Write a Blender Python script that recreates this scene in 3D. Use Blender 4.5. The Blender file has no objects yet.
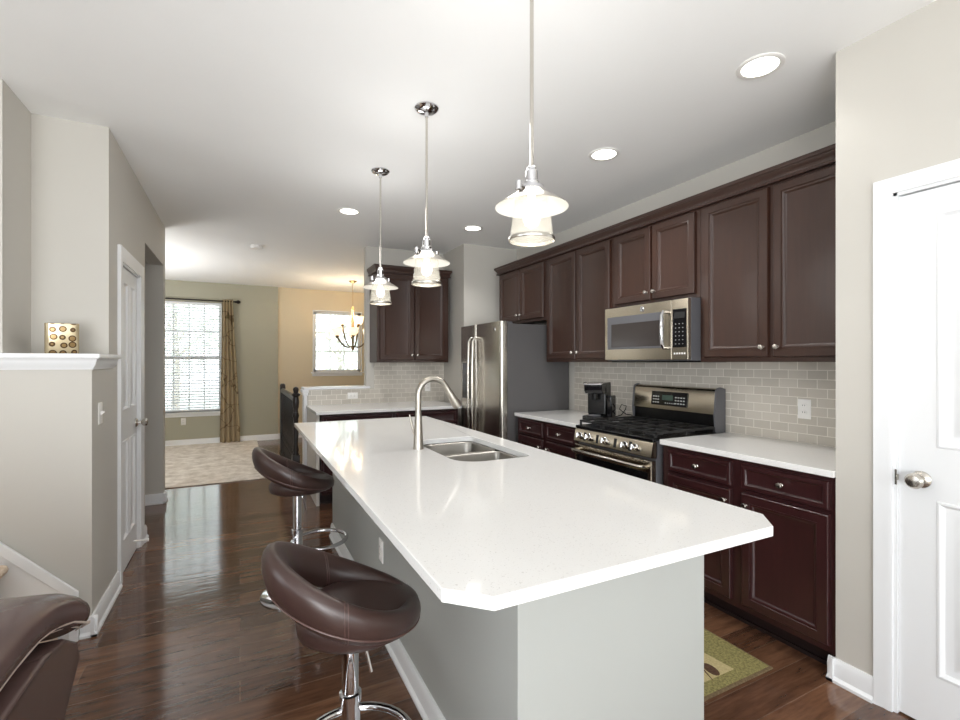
import bpy, bmesh, math, random
from math import sin, cos, pi, radians, atan2
from mathutils import Vector, Matrix
from mathutils.geometry import tessellate_polygon
random.seed(7)
S = bpy.context.scene
COL = S.collection

# ------------------------------------------------------------------ camera, world, light, exposure
FPX, HOR = 475.0, 362.0
YAW = math.atan(240 / 475)
cd = bpy.data.cameras.new('camera'); cam = bpy.data.objects.new('camera', cd); COL.objects.link(cam)
cd.sensor_fit = 'HORIZONTAL'; cd.sensor_width = 36; cd.lens = 36 * FPX / 960
cd.shift_y = (HOR - 360) / 960
cd.clip_start = .02; cd.clip_end = 200
cam.location = (0, 0, 1.39); cam.rotation_euler = (pi / 2, 0, -YAW)
S.camera = cam

W = bpy.data.worlds.new('daylight'); S.world = W; W.use_nodes = True
bg = W.node_tree.nodes['Background']; bg.inputs[0].default_value = (.86, .94, 1, 1); bg.inputs[1].default_value = 2.5

def area(name, loc, rot, sx, sy, power, col=(1, 1, 1)):
    l = bpy.data.lights.new(name, 'AREA'); l.shape = 'RECTANGLE'; l.size = sx; l.size_y = sy
    l.energy = power; l.color = col
    o = bpy.data.objects.new(name, l); COL.objects.link(o); o.location = loc; o.rotation_euler = rot
    return o
def aim(v):
    return Vector(v).to_track_quat('-Z', 'Z').to_euler()
DAY = (.97, .985, 1)
REAR_WIN = [(-2.9, -1.2), (-.75, .95), (1.15, 2.1)]
LEFT_WIN = [(-2.3, -.4), (.4, 2.2)]
for a, b in REAR_WIN:
    area('rear_window_daylight', ((a + b) / 2, -3.42, 1.45), aim((0, 1, 0)), b - a, 2.1, 13.5 * (b - a), DAY)
for a, b in LEFT_WIN:
    area('side_window_daylight', (-3.92, (a + b) / 2, 1.45), aim((1, 0, 0)), b - a, 2.1, 4.5 * (b - a), DAY)
area('ceiling_bounce_fill', (-1.0, -1.7, 1.1), aim((.55, .9, .7)), 1.5, 1.5, 50, (.98, .99, 1))  # added fill thrown at the ceiling, no fixture of the room
area('dining_bounce_fill', (-1.9, 7.2, 1.6), aim((.1, 0, 1)), 1.0, 1.0, 38, (.98, .99, 1))  # second added fill, lifts the dining ceiling without any fixture
S.view_settings.view_transform = 'Standard'; S.view_settings.look = 'None'
S.view_settings.gamma = 1; S.view_settings.use_curve_mapping = False
S.view_settings.exposure = 0.66
cy = S.cycles
cy.max_bounces = 12; cy.diffuse_bounces = 6; cy.glossy_bounces = 5; cy.transmission_bounces = 8; cy.transparent_max_bounces = 24
cy.caustics_reflective = False; cy.caustics_refractive = False
cy.use_denoising = True
try: cy.sample_clamp_indirect = 6
except Exception: pass

# ------------------------------------------------------------------ materials
def lin(c):
    return tuple(((x / 255) / 12.92 if x / 255 <= .04045 else ((x / 255 + .055) / 1.055) ** 2.4) for x in c) + (1,)
def nmat(name):
    m = bpy.data.materials.new(name); m.use_nodes = True
    nt = m.node_tree; return m, nt, nt.nodes['Principled BSDF']
def nd(nt, t, **kw):
    n = nt.nodes.new(t)
    for k, v in kw.items(): setattr(n, k, v)
    return n
def mat(name, c, rough=.5, metal=0, var=.06, scale=6, bump=0, bscale=80, stretch=(1, 1, 1), coat=0, spec=.5):
    m, nt, p = nmat(name)
    g = nd(nt, 'ShaderNodeNewGeometry')
    mp = nd(nt, 'ShaderNodeMapping'); mp.inputs['Scale'].default_value = stretch
    nt.links.new(g.outputs['Position'], mp.inputs['Vector'])
    n = nd(nt, 'ShaderNodeTexNoise'); n.inputs['Scale'].default_value = scale; n.inputs['Detail'].default_value = 4
    nt.links.new(mp.outputs[0], n.inputs['Vector'])
    r = nd(nt, 'ShaderNodeValToRGB')
    l = lin(c)
    r.color_ramp.elements[0].position = .3; r.color_ramp.elements[1].position = .7
    r.color_ramp.elements[0].color = tuple(x * (1 - var) for x in l[:3]) + (1,)
    r.color_ramp.elements[1].color = tuple(min(1, x * (1 + var)) for x in l[:3]) + (1,)
    nt.links.new(n.outputs['Fac'], r.inputs['Fac']); nt.links.new(r.outputs['Color'], p.inputs['Base Color'])
    p.inputs['Roughness'].default_value = rough; p.inputs['Metallic'].default_value = metal
    p.inputs['Specular IOR Level'].default_value = spec
    p.inputs['Coat Weight'].default_value = coat; p.inputs['Coat Roughness'].default_value = .1
    if bump:
        b = nd(nt, 'ShaderNodeBump'); b.inputs['Strength'].default_value = bump; b.inputs['Distance'].default_value = .002
        n2 = nd(nt, 'ShaderNodeTexNoise'); n2.inputs['Scale'].default_value = bscale; n2.inputs['Detail'].default_value = 5
        nt.links.new(mp.outputs[0], n2.inputs['Vector'])
        nt.links.new(n2.outputs['Fac'], b.inputs['Height']); nt.links.new(b.outputs[0], p.inputs['Normal'])
    return m
def emit(name, c, s):
    m, nt, p = nmat(name)
    p.inputs['Base Color'].default_value = lin(c); p.inputs['Emission Color'].default_value = lin(c)
    p.inputs['Emission Strength'].default_value = s
    return m
def pane(name, tint=(1, 1, 1, 1), gloss=.12, rough=0.0):
    m = bpy.data.materials.new(name); m.use_nodes = True; nt = m.node_tree; nt.nodes.clear()
    o = nd(nt, 'ShaderNodeOutputMaterial'); t = nd(nt, 'ShaderNodeBsdfTransparent'); t.inputs[0].default_value = tint
    g = nd(nt, 'ShaderNodeBsdfGlossy'); g.inputs['Roughness'].default_value = rough
    f = nd(nt, 'ShaderNodeFresnel'); f.inputs[0].default_value = 1.45
    mm = nd(nt, 'ShaderNodeMath', operation='MULTIPLY_ADD'); mm.inputs[1].default_value = .9; mm.inputs[2].default_value = gloss * .3
    x = nd(nt, 'ShaderNodeMixShader')
    nt.links.new(f.outputs[0], mm.inputs[0]); nt.links.new(mm.outputs[0], x.inputs[0])
    nt.links.new(t.outputs[0], x.inputs[1]); nt.links.new(g.outputs[0], x.inputs[2]); nt.links.new(x.outputs[0], o.inputs[0])
    return m

M = {}
M['wall'] = mat('greige_wall_paint', (201, 197, 189), .6, var=.012, scale=1.5, bump=.08, bscale=260)
M['wall_green'] = mat('sage_wall_paint', (172, 169, 150), .6, var=.012, scale=1.5, bump=.08, bscale=260)
M['wall_tan'] = mat('tan_wall_paint', (216, 201, 172), .6, var=.012, scale=1.5, bump=.08, bscale=260)
M['ceil'] = mat('ceiling_paint', (247, 247, 246), .8, var=.01, scale=2, bump=.25, bscale=60)
M['trim'] = mat('white_gloss_trim', (235, 236, 237), .3, var=.006, scale=3)
M['island'] = mat('grey_island_paint', (176, 178, 174), .5, var=.012, scale=2, bump=.05, bscale=260)
M['cab'] = mat('espresso_cabinet_wood', (58, 36, 27), .38, var=.1, scale=9, stretch=(6, 6, .6), coat=.08)
M['base'] = mat('espresso_base_wood', (54, 27, 28), .32, var=.1, scale=9, stretch=(6, 6, .6), coat=.2)
M['toe'] = mat('dark_toe_kick', (34, 20, 19), .5)
M['steel'] = mat('brushed_stainless', (196, 190, 180), .26, 1, var=.05, scale=20, stretch=(1, 1, 40))
M['steel_warm'] = mat('brushed_stainless_appliance', (188, 178, 160), .24, 1, var=.05, scale=20, stretch=(1, 1, 40))
M['nickel'] = mat('satin_nickel', (205, 200, 192), .25, 1, var=.03)
M['chrome'] = mat('polished_chrome', (215, 215, 218), .08, 1, var=.02)
M['fridge_side'] = mat('grey_fridge_side', (92, 90, 90), .5, var=.02, bump=.2, bscale=400)
M['black'] = mat('black_enamel', (12, 12, 13), .25, var=.05)
M['blackgloss'] = mat('black_glass', (24, 23, 25), .06, var=.02)
M['iron'] = mat('cast_iron', (34, 33, 33), .5, var=.1, bump=.2, bscale=200)
M['greymetal'] = mat('grey_painted_metal', (96, 96, 100), .4, var=.03)
M['plastic_w'] = mat('white_plastic', (242, 240, 236), .35, var=.005)
M['slot'] = mat('dark_slot', (30, 30, 30), .6)
M['rail'] = mat('black_brown_railing_wood', (30, 22, 20), .3, var=.15, scale=14)
M['leather'] = mat('brown_leather', (60, 43, 39), .34, var=.08, scale=5, bump=.12, bscale=220)
M['sofa'] = mat('brown_sofa_leather', (88, 69, 66), .27, var=.08, scale=4, bump=.25, bscale=40)
M['thread'] = mat('pale_stitching', (196, 180, 168), .7)
M['piping'] = mat('brown_piping', (90, 66, 60), .4)
M['bronze'] = mat('dark_bronze_rod', (40, 32, 28), .4, .5)
M['champagne'] = mat('brushed_champagne_metal', (190, 160, 118), .3, 1)
M['arm_metal'] = mat('dark_brass', (120, 96, 64), .35, 1)
M['smoked'] = mat('smoked_glass', (62, 56, 54), .18, var=.02)
M['sink'] = mat('satin_sink_steel', (150, 146, 140), .32, 1, var=.04)
M['faucet'] = mat('brushed_faucet_nickel', (178, 172, 162), .34, 1, var=.03)
M['shade_in'] = mat('pendant_white_enamel', (245, 244, 240), .4, var=.005)
M['blind'] = mat('white_blind_slat', (238, 240, 242), .5, var=.005)
M['foliage'] = mat('overexposed_leaves', (222, 228, 216), .6, var=.25, scale=3)  # leaf colour paled to carry the overexposed look outdoors
M['bark'] = mat('overexposed_bark', (186, 178, 168), .8, var=.2)  # bark whitened likewise, overexposure put into its colour
M['lawn'] = mat('overexposed_lawn', (206, 212, 202), .9, var=.15)  # grass bleached in colour to look overexposed through the glass
M['display'] = emit('display_glow', (60, 76, 66), .1)
M['glyph'] = mat('control_panel_marks', (200, 200, 196), .5)
M['glass'] = pane('window_glass')
M['frost'] = None

# quartz with fine specks
m, nt, p = nmat('white_quartz'); M['quartz'] = m
g = nd(nt, 'ShaderNodeNewGeometry'); n = nd(nt, 'ShaderNodeTexNoise'); n.inputs['Scale'].default_value = 190; n.inputs['Detail'].default_value = 2
r = nd(nt, 'ShaderNodeValToRGB'); e = r.color_ramp.elements
e[0].position = .28; e[0].color = lin((214, 212, 209)); e[1].position = .36; e[1].color = lin((238, 237, 235))
nt.links.new(g.outputs['Position'], n.inputs['Vector']); nt.links.new(n.outputs['Fac'], r.inputs['Fac']); nt.links.new(r.outputs['Color'], p.inputs['Base Color'])
p.inputs['Roughness'].default_value = .07; p.inputs['Specular IOR Level'].default_value = .35

# hand scraped wood floor, boards along X
m, nt, p = nmat('dark_plank_floor'); M['floor'] = m
g = nd(nt, 'ShaderNodeNewGeometry')
bt = nd(nt, 'ShaderNodeTexBrick'); bt.offset = .37; bt.offset_frequency = 2; bt.squash = 1
bt.inputs['Scale'].default_value = 1; bt.inputs['Brick Width'].default_value = 1.7; bt.inputs['Row Height'].default_value = .145
bt.inputs['Mortar Size'].default_value = .0022; bt.inputs['Mortar Smooth'].default_value = .3; bt.inputs['Bias'].default_value = 0
bt.inputs['Color1'].default_value = lin((84, 58, 44)); bt.inputs['Color2'].default_value = lin((124, 90, 68)); bt.inputs['Mortar'].default_value = lin((122, 96, 78))  # light seam colour stands in for reflections on bevelled board edges
nt.links.new(g.outputs['Position'], bt.inputs['Vector'])
mp = nd(nt, 'ShaderNodeMapping'); mp.inputs['Scale'].default_value = (1.2, 9, 1); nt.links.new(g.outputs['Position'], mp.inputs['Vector'])
n = nd(nt, 'ShaderNodeTexNoise'); n.inputs['Scale'].default_value = 3.2; n.inputs['Detail'].default_value = 7; n.inputs['Roughness'].default_value = .65
nt.links.new(mp.outputs[0], n.inputs['Vector'])
r = nd(nt, 'ShaderNodeValToRGB'); e = r.color_ramp.elements; e[0].position = .3; e[0].color = (.45, .42, .42, 1); e[1].position = .72; e[1].color = (1.25, 1.2, 1.15, 1)
nt.links.new(n.outputs['Fac'], r.inputs['Fac'])
mx = nd(nt, 'ShaderNodeMix', data_type='RGBA', blend_type='MULTIPLY'); mx.inputs[0].default_value = 1
nt.links.new(bt.outputs['Color'], mx.inputs[6]); nt.links.new(r.outputs['Color'], mx.inputs[7]); nt.links.new(mx.outputs[2], p.inputs['Base Color'])
p.inputs['Roughness'].default_value = .11; p.inputs['Specular IOR Level'].default_value = .75
mp2 = nd(nt, 'ShaderNodeMapping'); mp2.inputs['Scale'].default_value = (2.2, 16, 1); nt.links.new(g.outputs['Position'], mp2.inputs['Vector'])
n2 = nd(nt, 'ShaderNodeTexNoise'); n2.inputs['Scale'].default_value = 1.6; n2.inputs['Detail'].default_value = 3
nt.links.new(mp2.outputs[0], n2.inputs['Vector'])
b1 = nd(nt, 'ShaderNodeBump'); b1.inputs['Strength'].default_value = .22; b1.inputs['Distance'].default_value = .006
nt.links.new(n2.outputs['Fac'], b1.inputs['Height'])
b2 = nd(nt, 'ShaderNodeBump', invert=True); b2.inputs['Strength'].default_value = .5; b2.inputs['Distance'].default_value = .0015
nt.links.new(bt.outputs['Fac'], b2.inputs['Height']); nt.links.new(b1.outputs[0], b2.inputs['Normal']); nt.links.new(b2.outputs[0], p.inputs['Normal'])

# subway tile, (along, up) taken from world position
def tile_mat(name, axis):
    m, nt, p = nmat(name)
    g = nd(nt, 'ShaderNodeNewGeometry'); s = nd(nt, 'ShaderNodeSeparateXYZ'); c = nd(nt, 'ShaderNodeCombineXYZ')
    nt.links.new(g.outputs['Position'], s.inputs[0]); nt.links.new(s.outputs[axis], c.inputs[0])
    ad = nd(nt, 'ShaderNodeMath', operation='SUBTRACT'); ad.inputs[1].default_value = .914
    nt.links.new(s.outputs[2], ad.inputs[0]); nt.links.new(ad.outputs[0], c.inputs[1])
    bt = nd(nt, 'ShaderNodeTexBrick'); bt.offset = .5
    for k, v in (('Scale', 1), ('Brick Width', .108), ('Row Height', .0535), ('Mortar Size', .0022), ('Mortar Smooth', .1), ('Bias', 0)): bt.inputs[k].default_value = v
    bt.inputs['Color1'].default_value = lin((192, 185, 174)); bt.inputs['Color2'].default_value = lin((206, 199, 188)); bt.inputs['Mortar'].default_value = lin((236, 231, 221))
    nt.links.new(c.outputs[0], bt.inputs['Vector']); nt.links.new(bt.outputs['Color'], p.inputs['Base Color'])
    b = nd(nt, 'ShaderNodeBump', invert=True); b.inputs['Strength'].default_value = .6; b.inputs['Distance'].default_value = .002
    nt.links.new(bt.outputs['Fac'], b.inputs['Height']); nt.links.new(b.outputs[0], p.inputs['Normal'])
    p.inputs['Roughness'].default_value = .15
    return m
M['tile_y'] = tile_mat('grey_subway_tile', 1); M['tile_x'] = tile_mat('grey_subway_tile_back', 0)

def carpet_mat(name, a, b, sc):
    m, nt, p = nmat(name)
    g = nd(nt, 'ShaderNodeNewGeometry'); n = nd(nt, 'ShaderNodeTexNoise'); n.inputs['Scale'].default_value = sc; n.inputs['Detail'].default_value = 8; n.inputs['Roughness'].default_value = .7
    nt.links.new(g.outputs['Position'], n.inputs['Vector'])
    r = nd(nt, 'ShaderNodeValToRGB'); e = r.color_ramp.elements; e[0].position = .36; e[0].color = lin(a); e[1].position = .64; e[1].color = lin(b)
    nt.links.new(n.outputs['Fac'], r.inputs['Fac']); nt.links.new(r.outputs['Color'], p.inputs['Base Color'])
    p.inputs['Roughness'].default_value = .95
    bb = nd(nt, 'ShaderNodeBump'); bb.inputs['Strength'].default_value = .6; bb.inputs['Distance'].default_value = .01
    nt.links.new(n.outputs['Fac'], bb.inputs['Height']); nt.links.new(bb.outputs[0], p.inputs['Normal'])
    return m
M['carpet'] = carpet_mat('beige_carpet', (192, 180, 166), (234, 226, 216), 7)
M['stair'] = carpet_mat('tan_stair_carpet', (204, 182, 158), (236, 218, 198), 60)
M['rug'] = carpet_mat('olive_rug_weave', (104, 98, 54), (166, 156, 100), 90)
M['rug_beige'] = carpet_mat('beige_rug_weave', (176, 160, 112), (206, 190, 144), 90)
M['rug_brown'] = carpet_mat('brown_rug_motif', (70, 46, 32), (96, 68, 48), 90)
M['rug_edge'] = carpet_mat('rug_binding', (96, 78, 54), (128, 108, 78), 90)

# curtain fabric : tan with dark scrolling lines
m, nt, p = nmat('tan_scroll_curtain'); M['curtain'] = m
g = nd(nt, 'ShaderNodeNewGeometry'); s1 = nd(nt, 'ShaderNodeSeparateXYZ'); c1 = nd(nt, 'ShaderNodeCombineXYZ')
nt.links.new(g.outputs['Position'], s1.inputs[0]); nt.links.new(s1.outputs[0], c1.inputs[0]); nt.links.new(s1.outputs[2], c1.inputs[1])
n0 = nd(nt, 'ShaderNodeTexNoise'); n0.inputs['Scale'].default_value = 4; nt.links.new(c1.outputs[0], n0.inputs['Vector'])
va = nd(nt, 'ShaderNodeVectorMath', operation='MULTIPLY_ADD'); va.inputs[1].default_value = (.45, .45, 0); nt.links.new(n0.outputs['Color'], va.inputs[0]); nt.links.new(c1.outputs[0], va.inputs[2])
w = nd(nt, 'ShaderNodeTexVoronoi', feature='DISTANCE_TO_EDGE', voronoi_dimensions='2D'); w.inputs['Scale'].default_value = 3.6
nt.links.new(va.outputs[0], w.inputs['Vector'])
r = nd(nt, 'ShaderNodeValToRGB'); e = r.color_ramp.elements; e[0].position = .02; e[0].color = lin((118, 98, 72)); e[1].position = .04; e[1].color = lin((178, 160, 130))
nt.links.new(w.outputs['Distance'], r.inputs['Fac']); nt.links.new(r.outputs['Color'], p.inputs['Base Color']); p.inputs['Roughness'].default_value = .45

# mosaic candle holder : gold with round mirror dots
m, nt, p = nmat('gold_mosaic'); M['mosaic'] = m
tc = nd(nt, 'ShaderNodeTexCoord'); v = nd(nt, 'ShaderNodeTexVoronoi'); v.inputs['Scale'].default_value = 25; v.inputs['Randomness'].default_value = .25
nt.links.new(tc.outputs['Object'], v.inputs['Vector'])
r = nd(nt, 'ShaderNodeValToRGB'); r.color_ramp.interpolation = 'CONSTANT'; e = r.color_ramp.elements
e[0].position = 0; e[0].color = lin((150, 122, 80)); e[1].position = .30; e[1].color = lin((84, 62, 38))
q = e.new(.42); q.color = lin((204, 188, 154))
nt.links.new(v.outputs['Distance'], r.inputs['Fac']); nt.links.new(r.outputs['Color'], p.inputs['Base Color'])
p.inputs['Metallic'].default_value = .55; p.inputs['Roughness'].default_value = .25

# ribbed pendant glass and frosted shades
def shade_glass(name, col, wt, e=0):
    m = bpy.data.materials.new(name); m.use_nodes = True; nt = m.node_tree; nt.nodes.clear()
    o = nd(nt, 'ShaderNodeOutputMaterial'); t = nd(nt, 'ShaderNodeBsdfTransparent')
    p = nd(nt, 'ShaderNodeBsdfPrincipled'); p.inputs['Base Color'].default_value = lin(col); p.inputs['Roughness'].default_value = .15
    p.inputs['Emission Color'].default_value = lin(col); p.inputs['Emission Strength'].default_value = e
    g = nd(nt, 'ShaderNodeNewGeometry'); n = nd(nt, 'ShaderNodeTexNoise'); n.inputs['Scale'].default_value = 160
    nt.links.new(g.outputs['Position'], n.inputs['Vector'])
    b = nd(nt, 'ShaderNodeBump'); b.inputs['Strength'].default_value = .6; b.inputs['Distance'].default_value = .003
    nt.links.new(n.outputs['Fac'], b.inputs['Height']); nt.links.new(b.outputs[0], p.inputs['Normal'])
    x = nd(nt, 'ShaderNodeMixShader'); x.inputs[0].default_value = wt
    nt.links.new(t.outputs[0], x.inputs[1]); nt.links.new(p.outputs[0], x.inputs[2]); nt.links.new(x.outputs[0], o.inputs[0])
    return m
M['seeded'] = shade_glass('seeded_pendant_glass', (236, 234, 224), .14)
M['frost'] = shade_glass('frosted_chandelier_glass', (255, 236, 202), .96, .55)
M['bulb'] = emit('lit_bulb', (255, 246, 230), 1.3)
M['can'] = emit('lit_downlight_lens', (255, 252, 244), 5)

# ------------------------------------------------------------------ mesh helpers
class MB:
    def __init__(s): s.v = []; s.f = []
    def add(s, vs, fs):
        k = len(s.v); s.v += [Vector(x) for x in vs]; s.f += [tuple(i + k for i in f) for f in fs]; return s
    def box(s, x0, x1, y0, y1, z0, z1):
        return s.add([(x0, y0, z0), (x1, y0, z0), (x1, y1, z0), (x0, y1, z0), (x0, y0, z1), (x1, y0, z1), (x1, y1, z1), (x0, y1, z1)],
                     [(0, 3, 2, 1), (4, 5, 6, 7), (0, 1, 5, 4), (1, 2, 6, 5), (2, 3, 7, 6), (3, 0, 4, 7)])
    def loft(s, loops, cap0=True, cap1=True, closed=True):
        n = len(loops[0]); vs = [p for l in loops for p in l]; fs = []
        for k in range(len(loops) - 1):
            for i in range(n if closed else n - 1):
                j = (i + 1) % n
                fs.append((k * n + i, k * n + j, (k + 1) * n + j, (k + 1) * n + i))
        if cap0: fs.append(tuple(range(n))[::-1])
        if cap1: fs.append(tuple((len(loops) - 1) * n + i for i in range(n)))
        return s.add(vs, fs)
    def lathe(s, prof, c=(0, 0, 0), n=24, axis='Z', cap0=True, cap1=True):
        L = []
        for r, h in prof:
            l = []
            for i in range(n):
                a = 2 * pi * i / n; x, y = max(r, 1e-4) * cos(a), max(r, 1e-4) * sin(a)
                q = {'Z': (x, y, h), 'X': (h, x, y), 'Y': (y, h, x)}[axis]
                l.append(Vector(q) + Vector(c))
            L.append(l)
        return s.loft(L, cap0, cap1)
    def cyl(s, c, r, h0, h1, axis='Z', n=20): return s.lathe([(r, h0), (r, h1)], c, n, axis)
    def tube(s, pts, r, n=10, closed=False, ry=None, up=(0, 0, 1)):
        pts = [Vector(p) for p in pts]; N = len(pts); L = []
        nrm = None
        for i, p in enumerate(pts):
            if closed: t = (pts[(i + 1) % N] - pts[i - 1]).normalized()
            else: t = (pts[min(i + 1, N - 1)] - pts[max(i - 1, 0)]).normalized()
            if nrm is None:
                u = Vector(up)
                if abs(u.dot(t)) > .95: u = Vector((1, 0, 0))
                nrm = (u - t * u.dot(t)).normalized()
            else: nrm = (nrm - t * nrm.dot(t)).normalized()
            bn = t.cross(nrm); rr = r[i] if isinstance(r, (list, tuple)) else r; r2 = ry if ry else rr
            L.append([p + nrm * (rr * cos(2 * pi * k / n)) + bn * (r2 * sin(2 * pi * k / n)) for k in range(n)])
        if closed: L.append(L[0]); return s.loft(L, False, False)
        return s.loft(L)
    def prism(s, poly, h0, h1, axis='Z'):
        f = {'Z': lambda a, b, h: (a, b, h), 'X': lambda a, b, h: (h, a, b), 'Y': lambda a, b, h: (a, h, b)}[axis]
        return s.loft([[f(a, b, h0) for a, b in poly], [f(a, b, h1) for a, b in poly]])
    def panel(s, x0, x1, z0, z1, prof, yb):
        """front relief facing -y: prof = [(inset, y)...], back plane at yb"""
        L = []
        for ins, y in [(0, yb)] + prof:
            L.append([(x0 + ins, y, z0 + ins), (x1 - ins, y, z0 + ins), (x1 - ins, y, z1 - ins), (x0 + ins, y, z1 - ins)])
        return s.loft(L)
    def xf(s, mtx, k=0):
        for i in range(k, len(s.v)): s.v[i] = mtx @ s.v[i]
        return s
    def build(s, name, m, parent=None, bevel=0, ang=38, seg=2, sub=0, loc=None):
        me = bpy.data.meshes.new(name); me.from_pydata([tuple(v) for v in s.v], [], s.f); me.update()
        bm = bmesh.new(); bm.from_mesh(me); bmesh.ops.recalc_face_normals(bm, faces=bm.faces); bm.to_mesh(me); bm.free()
        me.polygons.foreach_set('use_smooth', [True] * len(me.polygons)); me.set_sharp_from_angle(angle=radians(ang))
        me.materials.append(m)
        o = bpy.data.objects.new(name, me); COL.objects.link(o)
        if parent: o.parent = parent
        if loc: o.location = loc
        if bevel:
            b = o.modifiers.new('bevel', 'BEVEL'); b.width = bevel; b.segments = seg; b.limit_method = 'ANGLE'; b.angle_limit = radians(40); b.harden_normals = True
        if sub:
            q = o.modifiers.new('subsurf', 'SUBSURF'); q.levels = sub; q.render_levels = sub
        return o
def rrect(x0, x1, y0, y1, r, n=6):
    """rounded rectangle, r = radius or four radii (x1y1, x0y1, x0y0, x1y0)"""
    if not isinstance(r, (tuple, list)): r = (r,) * 4
    P = []
    for k, (cx, cy2, sx, sy) in enumerate(((x1, y1, -1, -1), (x0, y1, 1, -1), (x0, y0, 1, 1), (x1, y0, -1, 1))):
        q = r[k]; c = (cx + sx * q, cy2 + sy * q)
        for i in range(n + 1):
            a = pi / 2 * (k + i / n); P.append((c[0] + q * cos(a), c[1] + q * sin(a)))
    return P
def thing(name, label, cat, loc=(0, 0, 0), rz=0, group=None):
    o = bpy.data.objects.new(name, None); COL.objects.link(o); o.empty_display_size = .1
    o.location = loc; o.rotation_euler = (0, 0, rz); return tag(o, label, cat, group)
def tag(o, label, cat, group=None):
    o['label'] = label; o['category'] = cat
    if group: o['group'] = group
    return o
def struct(name, mb, m, parent=None, bevel=0):
    o = mb.build(name, m, parent, bevel)
    if not parent: o['kind'] = 'structure'
    return o
def dup(root, loc, label, rz=None):
    r = root.copy(); COL.objects.link(r); r.location = loc; r['label'] = label
    if rz is not None: r.rotation_euler = (0, 0, rz)
    for ch in list(root.children):
        c = ch.copy(); COL.objects.link(c); c.parent = r
        for g2 in list(ch.children):
            d = g2.copy(); COL.objects.link(d); d.parent = c
    return r
def B(*a): return MB().box(*a)

# ------------------------------------------------------------------ room shell
CZ = 2.74
struct('floor', B(-3.7, 3.1, -3.2, 9.43, -.12, 0), M['floor'])
struct('floor_carpet', B(-3.7, .27, 6.2, 9.27, 0, .012), M['carpet'], bevel=.006)
struct('floor_bounce_carpet', B(-3.7, 2.29, -3.2, -.35, 0, .012), M['carpet'], bevel=.006)  # unseen pale carpet, added to bounce window light up to the ceiling
struct('ceiling', B(-3.82, 3.1, -3.32, 9.43, CZ, CZ + .1), M['ceil'])
def wall_holes(name, axis, p0, p1, a0, a1, holes, m, z0=0, z1=CZ):
    """wall slab between p0..p1 on its normal axis, running a0..a1, with rectangular holes (a,b,zlo,zhi)"""
    mb = MB()
    def bx(a, b, zl, zh):
        if b - a < 1e-4 or zh - zl < 1e-4: return
        mb.box(p0, p1, a, b, zl, zh) if axis == 'X' else mb.box(a, b, p0, p1, zl, zh)
    cur = a0
    for a, b, zl, zh in sorted(holes):
        bx(cur, a, z0, z1); bx(a, b, z0, zl); bx(a, b, zh, z1); cur = b
    bx(cur, a1, z0, z1)
    return struct(name, mb, m)
struct('wall_kitchen_right', B(2.98, 3.1, 1.15, 4.91, 0, CZ), M['wall'])
wall_holes('wall_pantry', 'X', 2.32, 2.44, -3.2, 1.03, [(.13, .945, 0, 2.06)], M['wall'])
struct('wall_pantry_end', B(2.32, 3.1, 1.03, 1.15, 0, CZ), M['wall'])
struct('wall_fridge_chase', B(2.275, 3.1, 4.91, 5.64, 0, CZ), M['wall'])
struct('wall_kitchen_back', B(1.31, 2.275, 5.52, 5.64, 0, CZ), M['wall'])
struct('wall_half_kitchen', B(.655, 1.31, 5.52, 5.64, 0, 1.085), M['wall'])
wall_holes('wall_far', 'Y', 9.27, 9.39, -3.7, .61, [(-1.25, -.28, .55, 2.40)], M['wall_green'])
wall_holes('wall_far_landing', 'Y', 9.31, 9.43, .61, 3.1, [(1.23, 2.10, 1.20, 2.34)], M['wall_tan'])
struct('wall_dining_right', B(2.98, 3.1, 5.64, 9.31, 0, CZ), M['wall_tan'])
wall_holes('wall_left', 'X', -.793, -.673, 3.4, 4.56, [(3.70, 4.33, 0, 2.03)], M['wall'])
struct('wall_left_header', B(-.793, -.673, 4.56, 5.58, 2.34, CZ), M['wall'])
struct('wall_left_hall', B(-2.2, -.673, 5.58, 5.70, 0, CZ), M['wall'])
struct('wall_left_hall_side', B(-2.2, -2.08, 3.52, 5.58, 0, CZ), M['wall'])
struct('wall_left_lower', B(-3.7, -.673, 3.05, 3.4, 0, 1.355), M['wall'])
struct('wall_left_upper', B(-3.7, -1.012, 3.05, 3.4, 1.355, CZ), M['wall'])
struct('wall_left_niche', B(-1.012, -.793, 3.4, 3.52, 0, CZ), M['wall'])
struct('wall_left_stair', B(-3.7, -1.012, 3.4, 3.52, 0, CZ), M['wall'])
wall_holes('wall_rear', 'Y', -3.32, -3.2, -3.7, 3.1, [(a, b, .4, 2.5) for a, b in REAR_WIN], M['wall'])
wall_holes('wall_living_left', 'X', -3.82, -3.7, -3.32, 3.52, [(a, b, .4, 2.5) for a, b in LEFT_WIN], M['wall'])
struct('wall_dining_left', B(-3.82, -3.7, 3.52, 9.43, 0, CZ), M['wall_green'])
struct('wall_pantry_rear', B(2.98, 3.1, -3.2, 1.03, 0, CZ), M['wall'])

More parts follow.
